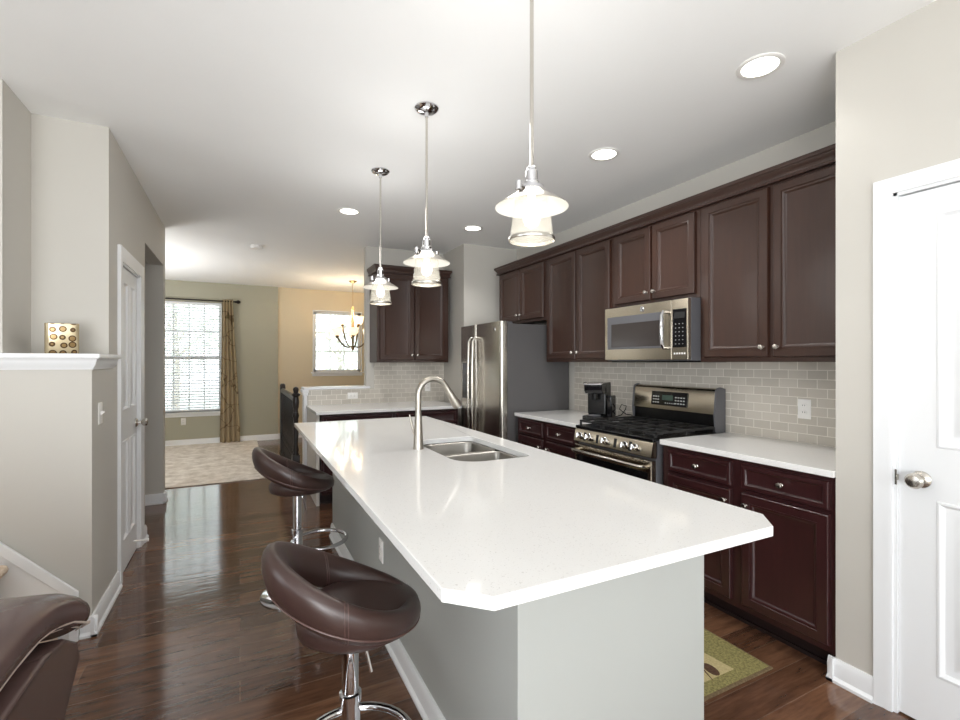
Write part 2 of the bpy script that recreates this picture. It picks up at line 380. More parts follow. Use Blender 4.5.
# baseboards with shoe moulding: profile swept on straight runs
def baseboard(name, p, q, nrm, h=.1):
    """run from p to q (xy), protruding along nrm"""
    p, q, n2 = Vector(p), Vector(q), Vector(nrm)
    prof = [(0, 0), (.026, 0), (.026, .012), (.015, .024), (.015, h - .022), (.009, h - .006), (.006, h), (0, h)]
    return struct(name, MB().loft([[(e.x + n2.x * d, e.y + n2.y * d, z) for d, z in prof] for e in (p, q)]), M['trim'])
baseboard('baseboard_pantry', (2.32, 1.176), (2.32, 1.006), (-1, 0))
baseboard('baseboard_pantry_rear', (2.32, .045), (2.32, -3.2), (-1, 0))
baseboard('baseboard_pantry_end', (2.294, 1.15), (2.42, 1.15), (0, 1))
baseboard('baseboard_left', (-.673, 3.024), (-.673, 3.615), (1, 0), .105)
baseboard('baseboard_left_far', (-.673, 4.415), (-.673, 4.56), (1, 0))
baseboard('baseboard_left_front', (-.718, 3.05), (-.647, 3.05), (0, -1))
baseboard('baseboard_hall', (-2.08, 5.58), (-.647, 5.58), (0, -1))
baseboard('baseboard_hall_corner', (-.673, 5.554), (-.673, 5.7), (1, 0))
baseboard('baseboard_far', (-3.7, 9.27), (.61, 9.27), (0, -1))
baseboard('baseboard_far_landing', (.61, 9.31), (2.98, 9.31), (0, -1))

# niche ledge: cap and crown under it
def ledge():
    mb = MB()
    prof = [(0, 1.352), (.006, 1.352), (.008, 1.362), (.016, 1.372), (.022, 1.392), (.026, 1.405), (.028, 1.408), (.036, 1.408), (.039, 1.414), (.039, 1.426), (.036, 1.432), (0, 1.432)]
    L = [[(-3.7, 3.05 - d, z) for d, z in prof], [(-.673 + d, 3.05 - d, z) for d, z in prof], [(-.673 + d, 3.50, z) for d, z in prof]]
    mb.loft(L); mb.box(-1.012, -.673, 3.05, 3.4, 1.355, 1.432)
    return struct('trim_1', mb, M['trim'])
ledge()
# stair skirt on the half wall
sk = [(-.75, 0), (-.75, .21), (-3.6, 3.0), (-3.6, 2.9)]
MBs = MB().prism([(-.735, 0), (-.735, .235), (-1.66, 1.178), (-1.66, 0)], 3.022, 3.05, 'Y')
struct('trim_2', MBs, M['trim'])
cap = MB().prism([(-.718, 0), (-.718, .248), (-1.66, 1.209), (-1.66, 1.145), (-.757, .224), (-.757, 0)], 3.006, 3.022, 'Y')
struct('trim_3', cap, M['trim'], bevel=.004)
# half wall cap and end post
struct('trim_4', B(.615, 1.345, 5.465, 5.69, 1.085, 1.112), M['trim'], bevel=.006)
pe = MB().box(.625, .655, 5.50, 5.66, 0, 1.02).box(.615, .665, 5.49, 5.67, 1.02, 1.05).box(.605, .67, 5.48, 5.68, 1.05, 1.085)
struct('trim_5', pe, M['trim'], bevel=.004)

# ------------------------------------------------------------------ doors
def door_slab(w, h, cols, mirror=1):
    mb = MB().box(-w / 2, w / 2, .008, .035, 0, h)
    st, rows = .105, [(.2, .86), (1.06, h - .09)]
    n = len(cols)
    xs = cols
    edges = [-w / 2] + [e for c in xs for e in c] + [w / 2]
    for i in range(0, len(edges), 2): mb.box(edges[i], edges[i + 1], 0, .008, 0, h)
    for a, b in xs:
        z = 0
        for zl, zh in rows:
            mb.box(a, b, 0, .008, z, zl); z = zh
            mb.panel(a, b, zl, zh, [(0, 0), (.003, -.004), (.010, -.005), (.014, -.001), (.024, .011), (.036, .012), (.06, .002)], .02)
        mb.box(a, b, 0, .008, z, h)
    return mb
def casing(w, h, cw=.07, yb=0):
    """picture-frame casing round an opening w x h; sits on y=yb and projects to -y"""
    mb = MB(); prof = [(0, 0), (0, -.010), (.012, -.014), (.030, -.012), (.052, -.018), (cw, -.018), (cw, 0)]
    path = [(-w / 2, 0, -1, 0), (-w / 2, h, -1, 1), (w / 2, h, 1, 1), (w / 2, 0, 1, 0)]
    mb.loft([[(x + dx * d, yb + y, z + dz * d) for d, y in prof] for x, z, dx, dz in path])
    # jamb lining
    mb.box(-w / 2, -w / 2 + .012, yb, yb + .12, 0, h).box(w / 2 - .012, w / 2, yb, yb + .12, 0, h).box(-w / 2, w / 2, yb, yb + .12, h - .012, h)
    return mb
def door_knob(par, x, z, y0, m):
    k = MB().lathe([(.032, 0), (.032, -.006), (.026, -.012), (.012, -.014), (.011, -.034), (.02, -.04), (.028, -.052), (.029, -.062), (.022, -.072), (.006, -.075)], (x, y0, z), 24, 'Y')
    return k.build('door_knob', m, par)
# right pantry door : leaf seen from the kitchen, facing -X
w = .815
D1 = struct('door_1', door_slab(w - .026, 2.035, [(-.28, -.03), (.03, .28)]).xf(Matrix.Translation((0, .012, .008))), M['trim'])
D1.location = (2.32, (.13 + .945) / 2, 0); D1.rotation_euler = (0, 0, -pi / 2)
casing(w, 2.06, .06).build('door_frame', M['trim'], D1)
kn = door_knob(D1, -.325, .94, .012, M['nickel']); kn['label'] = 'satin nickel round knob'
MB().box(-.4025, -.396, -.002, .016, .905, .965).lathe([(.012, 0), (.012, .002)], (-.397, .006, .935), 16, 'X').build('strike_plate', M['nickel'], D1)
# left closet door, facing +X
w2 = .63
D2 = struct('door_2', door_slab(w2 - .03, 2.005, [(-.2, -.03), (.03, .2)]).xf(Matrix.Translation((0, .012, .008))), M['trim'])
D2.location = (-.673, (3.70 + 4.33) / 2, 0); D2.rotation_euler = (0, 0, pi / 2)
casing(w2, 2.03, .085).build('door_frame', M['trim'], D2)
door_knob(D2, .245, .945, .012, M['nickel'])
for z in (.25, 1.12, 1.85):
    MB().cyl((-.305, .006, z), .006, -.045, .045).box(-.305, -.28, .008, .0125, -.045 + z, .045 + z).build('hinge', M['nickel'], D2)
ds = MB().tube([(.1, .0, .12), (.1, -.075, .115)], .006, 8).lathe([(.012, 0), (.012, -.014)], (.1, -.075, .115), 12, 'Y')
ds.build('door_stop', M['plastic_w'], D2)

# ------------------------------------------------------------------ windows
def window(name, x0, x1, z0, z1, y, cols, rows, sash=True, lining=M['trim']):
    """window in a wall whose room face is y (looking from -y), recess behind"""
    fr = MB(); t = .045
    yb0, yb1 = y + .06, y + .11
    fr.box(x0, x0 + t, yb0, yb1, z0, z1).box(x1 - t, x1, yb0, yb1, z0, z1).box(x0, x1, yb0, yb1, z0, z0 + t).box(x0, x1, yb0, yb1, z1 - t, z1)
    if sash: fr.box(x0, x1, yb0 + .01, yb1, (z0 + z1) / 2 - .025, (z0 + z1) / 2 + .025)
    o = struct(name, fr, M['trim'])
    mu = MB()
    for i in range(1, cols):
        x = x0 + t + (x1 - x0 - 2 * t) * i / cols; mu.box(x - .009, x + .009, yb0 + .022, yb0 + .038, z0 + t, z1 - t)
    for i in range(1, rows):
        z = z0 + t + (z1 - z0 - 2 * t) * i / rows; mu.box(x0 + t, x1 - t, yb0 + .0225, yb0 + .0375, z - .009, z + .009)
    mu.build('window_muntin', M['trim'], o)
    B(x0 + t, x1 - t, yb0 + .028, yb0 + .032, z0 + t, z1 - t).build('window_pane', M['glass'], o)
    s = MB().box(x0 - .05, x1 + .05, y - .04, y + .06, z0 - .022, z0).box(x0 - .03, x1 + .03, y - .014, y, z0 - .075, z0 - .022)
    s.build('window_sill', M['trim'], o, .004)
    return o
window('window_1', -1.25, -.28, .55, 2.40, 9.27, 4, 4)
w2o = window('window_2', 1.23, 2.10, 1.20, 2.34, 9.31, 3, 3, False)
cs = MB(); cs.box(1.208, 1.23, 9.3, 9.31, 1.2, 2.362).box(2.10, 2.122, 9.3, 9.31, 1.2, 2.362).box(1.23, 2.10, 9.3, 9.31, 2.34, 2.362)
cs.build('window_frame', M['trim'], w2o, .003)
i = 3
for a, b in REAR_WIN:
    o = window('window_%d' % i, a, b, .4, 2.5, -3.31, 2, 1, False); i += 1
for a, b in LEFT_WIN:
    fr = MB(); t = .05
    fr.box(-3.8, -3.75, a, a + t, .4, 2.5).box(-3.8, -3.75, b - t, b, .4, 2.5).box(-3.8, -3.75, a, b, .4, .45).box(-3.8, -3.75, a, b, 2.45, 2.5).box(-3.8, -3.75, (a + b) / 2 - .02, (a + b) / 2 + .02, .4, 2.5)
    o = struct('window_%d' % i, fr, M['trim']); i += 1
    B(-3.777, -3.773, a + t, b - t, .45, 2.45).build('window_pane', M['glass'], o)

# blind and curtain in the dining area
bl = thing('window_blind', 'white horizontal slat blind hanging open in the tall dining window', 'blind', (-.765, 9.30, .57))
B(-.478, .478, -.022, .03, 1.78, 1.825).build('head_rail', M['blind'], bl, .003)
sl = MB()
for k in range(38):
    z = .05 + k * .0455
    q = [(-.022, -.011), (.003, 0), (.028, .009), (.028, .0115), (.003, .0025), (-.022, -.0085)]
    sl.loft([[(x, y, z + h) for y, h in q] for x in (-.475, .475)])
sl.build('slats', M['blind'], bl)
B(-.475, .475, -.02, .026, .0, .022).build('bottom_rail', M['blind'], bl, .003)
for x in (-.3, 0, .3):
    MB().box(x - .002, x + .002, -.024, -.0225, .01, 1.79).build('ladder_cord', M['blind'], bl)

rod = thing('curtain_rod', 'dark bronze curtain rod with ball finial above the dining window', 'curtain rod', (-.65, 9.2, 2.425))
MB().cyl((0, 0, 0), .012, -.85, .57, 'X', 12).build('rod', M['bronze'], rod)
MB().lathe([(.012, .57), (.02, .575), (.016, .59), (.03, .61), (.032, .63), (.02, .65), (.004, .66)], (0, 0, 0), 16, 'X').build('finial', M['bronze'], rod)
for x in (.52, -.8):
    MB().box(x - .01, x + .01, 0, .068, -.01, .01).box(x - .012, x + .012, .06, .069, -.035, .035).build('bracket', M['bronze'], rod)
cu = MB(); L = []
for z, x0, x1, amp in ((2.455, -.27, -.105, .028), (2.40, -.27, -.105, .028), (1.8, -.275, -.08, .032), (1.0, -.29, -.03, .034), (.4, -.30, -.005, .036), (.02, -.305, .005, .038)):
    l = []
    for k in range(49):
        u = k / 48; l.append((x0 + (x1 - x0) * u, 9.185 + amp * sin(u * 2 * pi * 4.0), z))
    l2 = [(x, y + .006, z) for x, y, zz in l[::-1]]
    L.append(l + l2)
cu.loft(L)
tag(cu.build('curtain', M['curtain'], ang=80), 'tan curtain panel with dark scroll lines right of dining window', 'curtain')

# outlets and switches : plate faces -y, local
def plate(name, label, loc, rz, kind='outlet', horiz=False, cat='outlet'):
    t = thing(name, label, cat, loc, rz)
    w, h = (.115, .072) if horiz else (.072, .115)
    MB().panel(-w / 2, w / 2, -h / 2, h / 2, [(0, -.003), (.004, -.006)], 0).build('plate', M['plastic_w'], t)
    if kind == 'outlet':
        for sgn in (-1, 1):
            cx, cz = (sgn * .02, 0) if horiz else (0, sgn * .02)
            r = MB().lathe([(.0165, -.006), (.0165, -.008), (.015, -.009)], (cx, 0, cz), 20, 'Y').build('receptacle', M['plastic_w'], t)
            s2 = MB()
            for dx in (-.006, .006):
                if horiz: s2.box(cx - .004, cx + .004, -.0095, -.0085, cz + dx - .0012, cz + dx + .0012)
                else: s2.box(cx + dx - .0012, cx + dx + .0012, -.0095, -.0085, cz - .002, cz + .006)
            s2.build('slots', M['slot'], r)
    elif kind == 'switch':
        MB().loft([[(-.005, -.006, -.011), (.005, -.006, -.011), (.005, -.006, .011), (-.005, -.006, .011)], [(-.004, -.022, .004), (.004, -.022, .004), (.004, -.02, .011), (-.004, -.02, .011)]]).build('toggle', M['plastic_w'], t)
    return t
plate('wall_outlet', 'white duplex outlet on right tile backsplash above the wide counter', (2.966, 1.634, 1.113), -pi / 2)
plate('wall_outlet', 'white sideways outlet on the tiled half wall beside railing', (1.15, 5.506, 1.005), 0, horiz=True)
plate('wall_outlet', 'white outlet on back tile wall seen through faucet arc', (2.06, 5.506, 1.09), 0)
plate('wall_outlet', 'white outlet low on sage wall beneath dining window', (-.84, 9.27, .40), 0)
plate('wall_outlet', 'white outlet on grey island side behind front stool', (.66, 2.45, .405), -pi / 2)
plate('light_switch', 'white toggle light switch on wall beside closet door', (-.673, 3.2, 1.115), pi / 2, 'switch', cat='switch')

# ------------------------------------------------------------------ stairs at left
st = thing('staircase', 'tan carpeted staircase climbing left behind the sofa', 'stairs', (-.775, 2.545, 0))
for k in range(6):
    x1 = -.215 * k; z1 = .226 + .21 * k
    L = []
    for y in (-.46, .458):
        xb = x1 - .19 if k < 5 else -2.91                    # last one is the landing against the left wall
        pr = [(xb, 0), (x1 - .02, 0), (x1 - .02, z1 - .05)] + [(x1 - .004 + .02 * cos(a), z1 - .022 + .022 * sin(a)) for a in (-pi / 2, -pi / 4, 0, pi / 4, pi / 2)] + [(xb, z1)]
        L.append([(x, y, z) for x, z in pr])
    MB().loft(L).build('step' if k < 5 else 'landing', M['stair'], st)

# ------------------------------------------------------------------ cabinets
DOORP = [(0, -.012), (.003, -.019), (.006, -.022), (.046, -.022), (.048, -.018), (.052, -.0195), (.056, -.018), (.062, -.012), (.068, -.006), (.072, -.005)]
DRAWP = [(0, -.012), (.003, -.019), (.006, -.022), (.022, -.022), (.024, -.018), (.030, -.012), (.034, -.011)]
def knob(par, x, z):
    MB().lathe([(.009, -.020), (.006, -.023), (.005, -.034), (.012, -.038), (.015, -.044), (.012, -.05), (.003, -.052)], (x, 0, z), 16, 'Y').build('knob', M['nickel'], par)
def leaf(par, kind, x0, x1, z0, z1, m, kx=None, kz=None, prof=DOORP):
    d = MB().panel(x0, x1, z0, z1, prof, 0.0).build(kind, m, par)
    if kx is not None: knob(d, kx, kz)
    return d
def wall_cab(label, xf, yc, z0, z1, w, depth, doors, rz=-pi / 2, pos=None):
    t = thing('wall_cabinet', label, 'cabinet', pos or (xf, yc, z0), rz)
    h = z1 - z0
    cb = MB().box(-w / 2, w / 2, 0, .02, 0, h)
    cb.box(-w / 2, -w / 2 + .018, .02, depth, 0, h).box(w / 2 - .018, w / 2, .02, depth, 0, h).box(-w / 2 + .018, w / 2 - .018, .02, depth, .02, .038).box(-w / 2 + .018, w / 2 - .018, .02, depth, h - .02, h).box(-w / 2 + .018, w / 2 - .018, depth - .01, depth, .038, h - .02)
    cb.build('carcass', M['cab'], t, .0015)
    n = len(doors)
    for i, (a, b) in enumerate(doors):
        leaf(t, 'door', a, b, .028, h - .028, M['cab'], (b - .028) if i == 0 else (a + .028), .085)
    return t
UF, UD = 2.66, .319
def Yd(yc, ya, yb): return (yc - ya, yc - yb)          # world Y interval (far, near) -> local x interval
def ucab(label, y_far, y_near, z0, doors):
    yc = (y_far + y_near) / 2
    return wall_cab(label, UF, yc, z0, 2.40, y_far - y_near - .002, UD, [Yd(yc, a, b) for a, b in doors])
ucab('short espresso wall cabinet with two doors above the refrigerator', 4.77, 3.83, 1.80, [(4.735, 4.305), (4.29, 3.86)])
ucab('tall espresso wall cabinet between refrigerator and microwave', 3.83, 2.90, 1.39, [(3.79, 3.365), (3.35, 2.93)])
ucab('short espresso wall cabinet directly above the microwave', 2.90, 2.10, 1.81, [(2.872, 2.505), (2.49, 2.13)])
ucab('widest espresso wall cabinet, right of the microwave', 2.10, 1.152, 1.39, [(2.07, 1.648), (1.622, 1.19)])
# crown moulding along the run
CP = [(0, 2.385), (-.026, 2.385), (-.026, 2.397), (-.018, 2.402), (-.02, 2.412), (-.026, 2.424), (-.036, 2.434), (-.038, 2.442), (-.044, 2.444), (-.046, 2.452), (-.046, 2.466), (0, 2.466)]
cm = MB().loft([[(2.972, 4.77 - d, z) for d, z in CP], [(UF + d, 4.77 - d, z) for d, z in CP], [(UF + d, 1.151, z) for d, z in CP]])
tag(cm.build('crown_molding', M['cab']), 'espresso crown molding running atop the right wall cabinets', 'molding')
bc = wall_cab('espresso wall cabinet on back wall behind the far pendants', 0, 0, 1.385, 2.40, .855, .328, [(-.40, -.005), (.005, .395)], 0, (1.775, 5.19, 1.385))
CP = [(d * .75, z) for d, z in CP]
cm = MB().loft([[(1.347 + d, 5.517, z) for d, z in CP], [(1.347 + d, 5.19 + d, z) for d, z in CP], [(2.203 - d, 5.19 + d, z) for d, z in CP], [(2.203 - d, 5.517, z) for d, z in CP]])
tag(cm.build('crown_molding', M['cab']), 'espresso crown molding atop the back wall cabinet', 'molding')

# base cabinets
def base_cab(label, pos, rz, w, depth, fronts, toe=True, m=None):
    m = m or M['base']
    t = thing('base_cabinet', label, 'cabinet', pos, rz)
    cb = MB().box(-w / 2, w / 2, 0, .02, .1, .882).box(-w / 2, -w / 2 + .018, .02, depth, .1, .882).box(w / 2 - .018, w / 2, .02, depth, .1, .882).box(-w / 2 + .018, w / 2 - .018, .02, depth, .1, .118).box(-w / 2 + .018, w / 2 - .018, depth - .01, depth, .118, .882)
    cb.build('carcass', m, t, .0015)
    MB().box(-w / 2, w / 2, .075, .09, 0, .1).box(-w / 2, w / 2, .063, .0755, 0, .018).build('toe_kick', M['toe'], t)
    for i, (a, b) in enumerate(fronts):
        leaf(t, 'drawer', a, b, .735, .862, m, (a + b) / 2, .799, DRAWP)
        leaf(t, 'door', a, b, .135, .715, m, (b - .03) if i == 0 else (a + .03), .655)
    return t
BF = 2.335
base_cab('espresso base cabinet with two drawers right of the range', (BF, 1.632, 0), -pi / 2, .955, .635, [Yd(1.632, 2.06, 1.645), Yd(1.632, 1.588, 1.175)])
base_cab('espresso base cabinet with two drawers between refrigerator and range', (BF, 3.372, 0), -pi / 2, .91, .635, [Yd(3.372, 3.785, 3.40), Yd(3.372, 3.345, 2.955)])
pb = base_cab('espresso base cabinet under the back tiled counter', (1.42, 4.775, 0), 0, 1.44, .72, [(-.70, -.02), (.02, .69)])

# worktops
def worktop(label, x0, x1, y0, y1, name='countertop'):
    o = MB().box(x0, x1, y0, y1, .884, .914).build(name, M['quartz'], None, .003)
    return tag(o, label, 'countertop')
worktop('white quartz counter right of the range along the backsplash', 2.305, 2.966, 1.152, 2.112)
worktop('white quartz counter holding the black coffee maker', 2.305, 2.966, 2.915, 3.845)
worktop('white quartz counter along the back half wall', .645, 2.168, 4.725, 5.506)
# grey end panel of the back counter
tag(B(.655, .685, 4.79, 5.50, 0, .884).build('end_panel', M['wall'], None, .002), 'grey painted end panel closing the back counter cabinets', 'panel')

# backsplashes
def splash(label, mb, m):
    return tag(mb.build('tile_backsplash', m), label, 'backsplash')
splash('light grey subway tile backsplash behind the range', MB().box(2.967, 2.979, 1.152, 3.79, .914, 1.39), M['tile_y'])
splash('light grey subway tile on back wall and half wall', MB().prism([(.671, .914), (2.274, .914), (2.274, 1.385), (1.40, 1.385), (1.40, 1.084), (.671, 1.084)], 5.507, 5.519, 'Y'), M['tile_x'])

# ------------------------------------------------------------------ island
isl = thing('kitchen_island', 'grey painted kitchen island base below white quartz top', 'island', (1.02, 2.5, 0))
pn = MB()
x0, x1, y0, y1 = -.36, .37, -1.417, 1.42
pn.prism([(x0, y0), (x1, y0), (x1, y0 + .09), (x0 + .09, y0 + .09), (x0 + .09, y1 - .05), (x1, y1 - .05), (x1, y1), (x0, y1)], 0, .884)
pn.build('body', M['island'], isl, .002)
ib = MB().box(x0 + .09, x1, y0 + .09, y1 - .05, .1, .12).box(x1 - .02, x1, y0 + .09, y1 - .05, .1, .884).box(x1 - .09, x1 - .075, y0 + .09, y1 - .05, 0, .1)
ib.build('cabinet_front', M['base'], isl)
prof = [(0, 0), (.026, 0), (.026, .012), (.015, .024), (.015, .085), (.009, .1), (.006, .105), (0, .105)]
MB().loft([[(x0 - d, y1 + d * 0, z) for d, z in prof], [(x0 - d, y0 - d, z) for d, z in prof], [(x1 - .001, y0 - d, z) for d, z in prof]]).build('baseboard', M['trim'], isl)
# top with sink cut-out
SX0, SX1, SY0, SY1 = .925, 1.325, 2.03, 2.75
def island_top():
    X0, X1, Y0, Y1, c = .378, 1.463, .846, 3.955, .082
    outer = [(X0 + c, Y0), (X1 - c, Y0), (X1, Y0 + c), (X1, Y1), (X0, Y1), (X0, Y0 + c)]
    hole = rrect(SX0, SX1, SY0, SY1, (.05, .13, .13, .05), 7)[::-1]
    mb = MB(); ring = [outer, hole]
    tri = tessellate_polygon([[Vector((x, y, 0)) for x, y in r] for r in ring])
    allp = outer + hole; n = len(allp)
    vs = [(x, y, .914) for x, y in allp] + [(x, y, .884) for x, y in allp]
    fs = [tuple(t) for t in tri] + [tuple(i + n for i in t[::-1]) for t in tri]
    k = 0
    for r in ring:
        for i in range(len(r)):
            j = (i + 1) % len(r); fs.append((k + i, k + j, n + k + j, n + k + i))
        k += len(r)
    mb.add(vs, fs)
    o = mb.build('countertop', M['quartz'])
    bv = o.modifiers.new('bevel', 'BEVEL'); bv.width = .0025; bv.segments = 2; bv.limit_method = 'ANGLE'; bv.angle_limit = radians(40)
    bv.harden_normals = True
    return tag(o, 'large white quartz island top with clipped corners and sink', 'countertop')
island_top()
# sink : two bowls
sk = thing('sink', 'stainless double bowl undermount sink set in island top', 'sink', (1.125, 2.39, .883))
def bowl(x0, x1, y0, y1, rr, depth):
    L = []
    for ins, z in ((0, 0), (.004, -.012), (.01, -depth * .75), (.022, -depth * .93), (.05, -depth)):
        r2 = [max(.012, q - ins * .5) for q in rr]
        L.append([(x, y, z) for x, y in rrect(x0 + ins, x1 - ins, y0 + ins, y1 - ins, r2, 6)])
    mb = MB().loft(L, False, True)
    o = mb.build('bowl', M['sink'], sk)
    s2 = o.modifiers.new('solid', 'SOLIDIFY'); s2.thickness = .002; s2.offset = 1
    cx, cy3 = (x0 + x1) / 2, (y0 + y1) / 2
    MB().lathe([(.042, -depth + .003), (.038, -depth + .005), (.02, -depth + .002)], (cx, cy3, 0), 20).build('drain', M['chrome'], o)
bowl(-.197, .197, -.357, -.012, (.03, .03, .13, .05), .2)
bowl(-.197, .197, .012, .357, (.05, .13, .03, .03), .2)
MB().box(-.16, .17, -.0115, .0115, -.04, -.006).build('divider', M['sink'], sk, .004)
rim = MB()
rim.box(.198, .215, -.37, .37, -.004, 0)
rim.build('flange', M['steel'], sk)
# faucet
fa = thing('faucet', 'brushed nickel gooseneck faucet standing beside the island sink', 'faucet', (.872, 2.475, .914))
MB().lathe([(.029, 0), (.029, .004), (.027, .03), (.026, .06), (.0235, .10), (.021, .14), (.0185, .18), (.0175, .20)], n=24).build('body', M['faucet'], fa)
R = .087; path = [(0, 0, .19), (0, 0, .25), (0, 0, .296)]
for k in range(1, 15):
    a = pi - k * pi / 16.5; path.append((R + R * cos(a), 0, .296 + R * sin(a)))
lx, ly, lz = path[-1]; px2, _, pz2 = path[-2]
dv = Vector((lx - px2, 0, lz - pz2)).normalized()
MB().tube(path, .0165, 14).build('spout', M['faucet'], fa)
p0 = Vector(path[-1])
MB().tube([p0, p0 + dv * .02, p0 + dv * .06, p0 + dv * .115, p0 + dv * .135], [.0168, .018, .021, .027, .026], 16).build('spray_head', M['faucet'], fa)
MB().tube([(0, .02, .075), (-.012, .034, .085), (-.014, .04, .10)], .008, 10).tube([(-.014, .04, .095), (-.028, .045, .15), (-.034, .048, .185)], [.007, .0055, .004], 10).build('lever', M['faucet'], fa)

# ------------------------------------------------------------------ refrigerator (faces -X)
FXD, FY0, FY1 = 2.175, 3.875, 4.785
fr = thing('refrigerator', 'stainless side by side refrigerator with grey sides', 'refrigerator', (FXD, (FY0 + FY1) / 2, 0), -pi / 2)
hw = (FY1 - FY0) / 2
MB().box(-hw, hw, .075, .79, .02, 1.755).build('body', M['fridge_side'], fr, .004)
def fdoor(a, b):
    L = []
    for z in (.05, 1.775):
        L.append([(x, y, z) for x, y in [(a, .07), (a, .022), (a + .005, .010), (a + .016, .002), (a + .03, 0), (b - .03, 0), (b - .016, .002), (b - .005, .010), (b, .022), (b, .07)]])
    return MB().loft(L)
d1 = fdoor(-hw, -.085).build('freezer_door', M['steel'], fr); d2 = fdoor(-.078, hw).build('door', M['steel'], fr)
def bar(x, par):
    MB().tube([(x, .0, .62), (x, -.03, .625), (x, -.052, .66), (x, -.062, .9), (x, -.062, 1.3), (x, -.052, 1.6), (x, -.03, 1.635), (x, .0, 1.64)], .013, 12).build('handle', M['nickel'], par)
bar(-.13, d1); bar(-.035, d2)
dp = MB().box(-hw + .06, -.20, -.004, .0, 1.0, 1.38).build('dispenser', M['blackgloss'], d1, .003)
B(-hw + .08, -.22, -.006, -.004, 1.27, 1.36).build('display', M['greymetal'], dp)
bd = MB().lathe([(.02, 0), (.02, -.003), (.016, -.004)], (hw - .12, 0, 1.70), 20, 'Y').build('badge', M['chrome'], d2)
MB().tube([(hw - .127, -.0045, 1.705), (hw - .122, -.0045, 1.708), (hw - .118, -.0045, 1.702), (hw - .124, -.0045, 1.696), (hw - .115, -.0045, 1.692)], .0016, 6).build('emblem', M['slot'], bd)
MB().box(-hw + .01, hw - .01, .03, .07, .0, .05).build('kick_grille', M['greymetal'], fr)
MB().box(hw - .1, hw - .02, .02, .14, 1.755, 1.775).build('hinge_cover', M['greymetal'], fr, .004)

# ------------------------------------------------------------------ range (faces -X)
RC, RW = 2.513, .378
rg = thing('gas_range', 'stainless gas range with black cooktop and backguard', 'range', (2.262, RC, 0), -pi / 2)
MB().box(-RW, RW, .04, .66, .06, .905).build('body', M['greymetal'], rg, .002)
MB().box(-RW + .03, RW - .03, .06, .6, 0, .06).build('feet', M['black'], rg)
# control panel, tilted face
cpn = MB().loft([[(x, .05, .79), (x, .002, .795), (x, -.004, .80), (x, .012, .885), (x, .02, .893), (x, .05, .893)] for x in (-RW, RW)])
cp = cpn.build('control_panel', M['steel_warm'], rg)
for kx in (-.31, -.21, -.04, .15, .24):
    kb = MB().lathe([(.026, 0), (.026, -.006), (.0215, -.010), (.020, -.034), (.017, -.038)], (0, 0, 0), 20, 'Y').box(-.0035, .0035, -.041, -.02, -.018, .018)
    kb.xf(Matrix.Translation((kx, .004, .842)) @ Matrix.Rotation(radians(-10), 4, 'X')).build('knob', M['chrome'], cp)
for kx in (-.26, -.125, .055, .195):
    MB().box(-.012, .012, -.001, .001, -.03, .03).xf(Matrix.Translation((kx, .0035, .842)) @ Matrix.Rotation(radians(-10), 4, 'X')).build('seam_plate', M['slot'], cp)
od = MB().panel(-RW + .002, RW - .002, .20, .775, [(0, .006), (.006, 0), (.045, 0), (.05, .002)], .04).build('oven_door', M['steel_warm'], rg)
B(-RW + .03, RW - .03, -.0015, .001, .25, .70).build('window', M['blackgloss'], od, .001)
MB().tube([(-RW + .04, 0, .735), (-RW + .04, -.045, .738), (-RW + .055, -.055, .738), (RW - .055, -.055, .738), (RW - .04, -.045, .738), (RW - .04, 0, .735)], .0135, 12).build('handle', M['steel'], od)
MB().panel(-RW + .002, RW - .002, .065, .19, [(0, .008), (.006, .002)], .04).build('drawer', M['steel_warm'], rg)
ct = MB().panel(-1, 1, 0, 1, [(0, 0)], 0)
ct = MB().box(-RW, RW, .01, .64, .893, .915).build('cooktop', M['black'], rg, .006)
for bx_, by_ in ((-.24, .17), (-.24, .47), (0, .32), (.24, .17), (.24, .47)):
    MB().lathe([(.055, .915), (.055, .92), (.04, .926), (.038, .934), (.03, .938), (.004, .939)], (bx_, by_, 0), 20).build('burner', M['iron'], ct)
for gx in (-.25, 0, .25):
    gm = MB(); a, b, c2, d2 = gx - .122, gx + .122, .045, .60; zt, zb = .952, .938
    for q in ((a, a + .014, c2, d2), (b - .014, b, c2, d2), (a, b, c2, c2 + .014), (a, b, d2 - .014, d2), (gx - .006, gx + .006, c2, d2), (a, b, .165, .177), (a, b, .315, .329), (a, b, .465, .477)):
        gm.box(q[0], q[1], q[2], q[3], zb, zt)
    for fx in (a, b - .014):
        for fy in (c2, .31, d2 - .014): gm.box(fx, fx + .014, fy, fy + .014, .914, zb)
    gm.build('grate', M['iron'], ct, .002)
MB().box(-RW + .013, RW - .013, .60, .69, .905, 1.03).build('backguard_base', M['black'], rg, .003)
bgd = MB().loft([[(x, .60, 1.03), (x, .59, 1.035), (x, .605, 1.19), (x, .615, 1.203), (x, .64, 1.21), (x, .69, 1.20), (x, .69, 1.03)] for x in (-RW + .012, RW - .012)])
bk = bgd.build('backguard', M['steel_warm'], rg)
for sgn in (-1, 1):
    x = sgn * (RW - .006)
    MB().loft([[(x + q, .596, .91), (x + q, .584, 1.03), (x + q, .60, 1.195), (x + q, .612, 1.21), (x + q, .64, 1.217), (x + q, .692, 1.206), (x + q, .692, .91)] for q in (-.006, .006)]).build('end_cap', M['greymetal'], bk)
RX = Matrix.Translation((-.015, .5945, 1.115)) @ Matrix.Rotation(radians(-5.5), 4, 'X')
dsp = MB().box(-.165, .165, -.004, .004, -.052, .052).xf(RX).build('display', M['blackgloss'], bk, .001)
gl = MB()
for gx in (-.14, -.118, -.096, .066, .09, .114, .138):
    for gz in (-.03, -.008, .014): gl.box(gx - .007, gx + .007, -.0055, -.004, gz - .005, gz + .003)
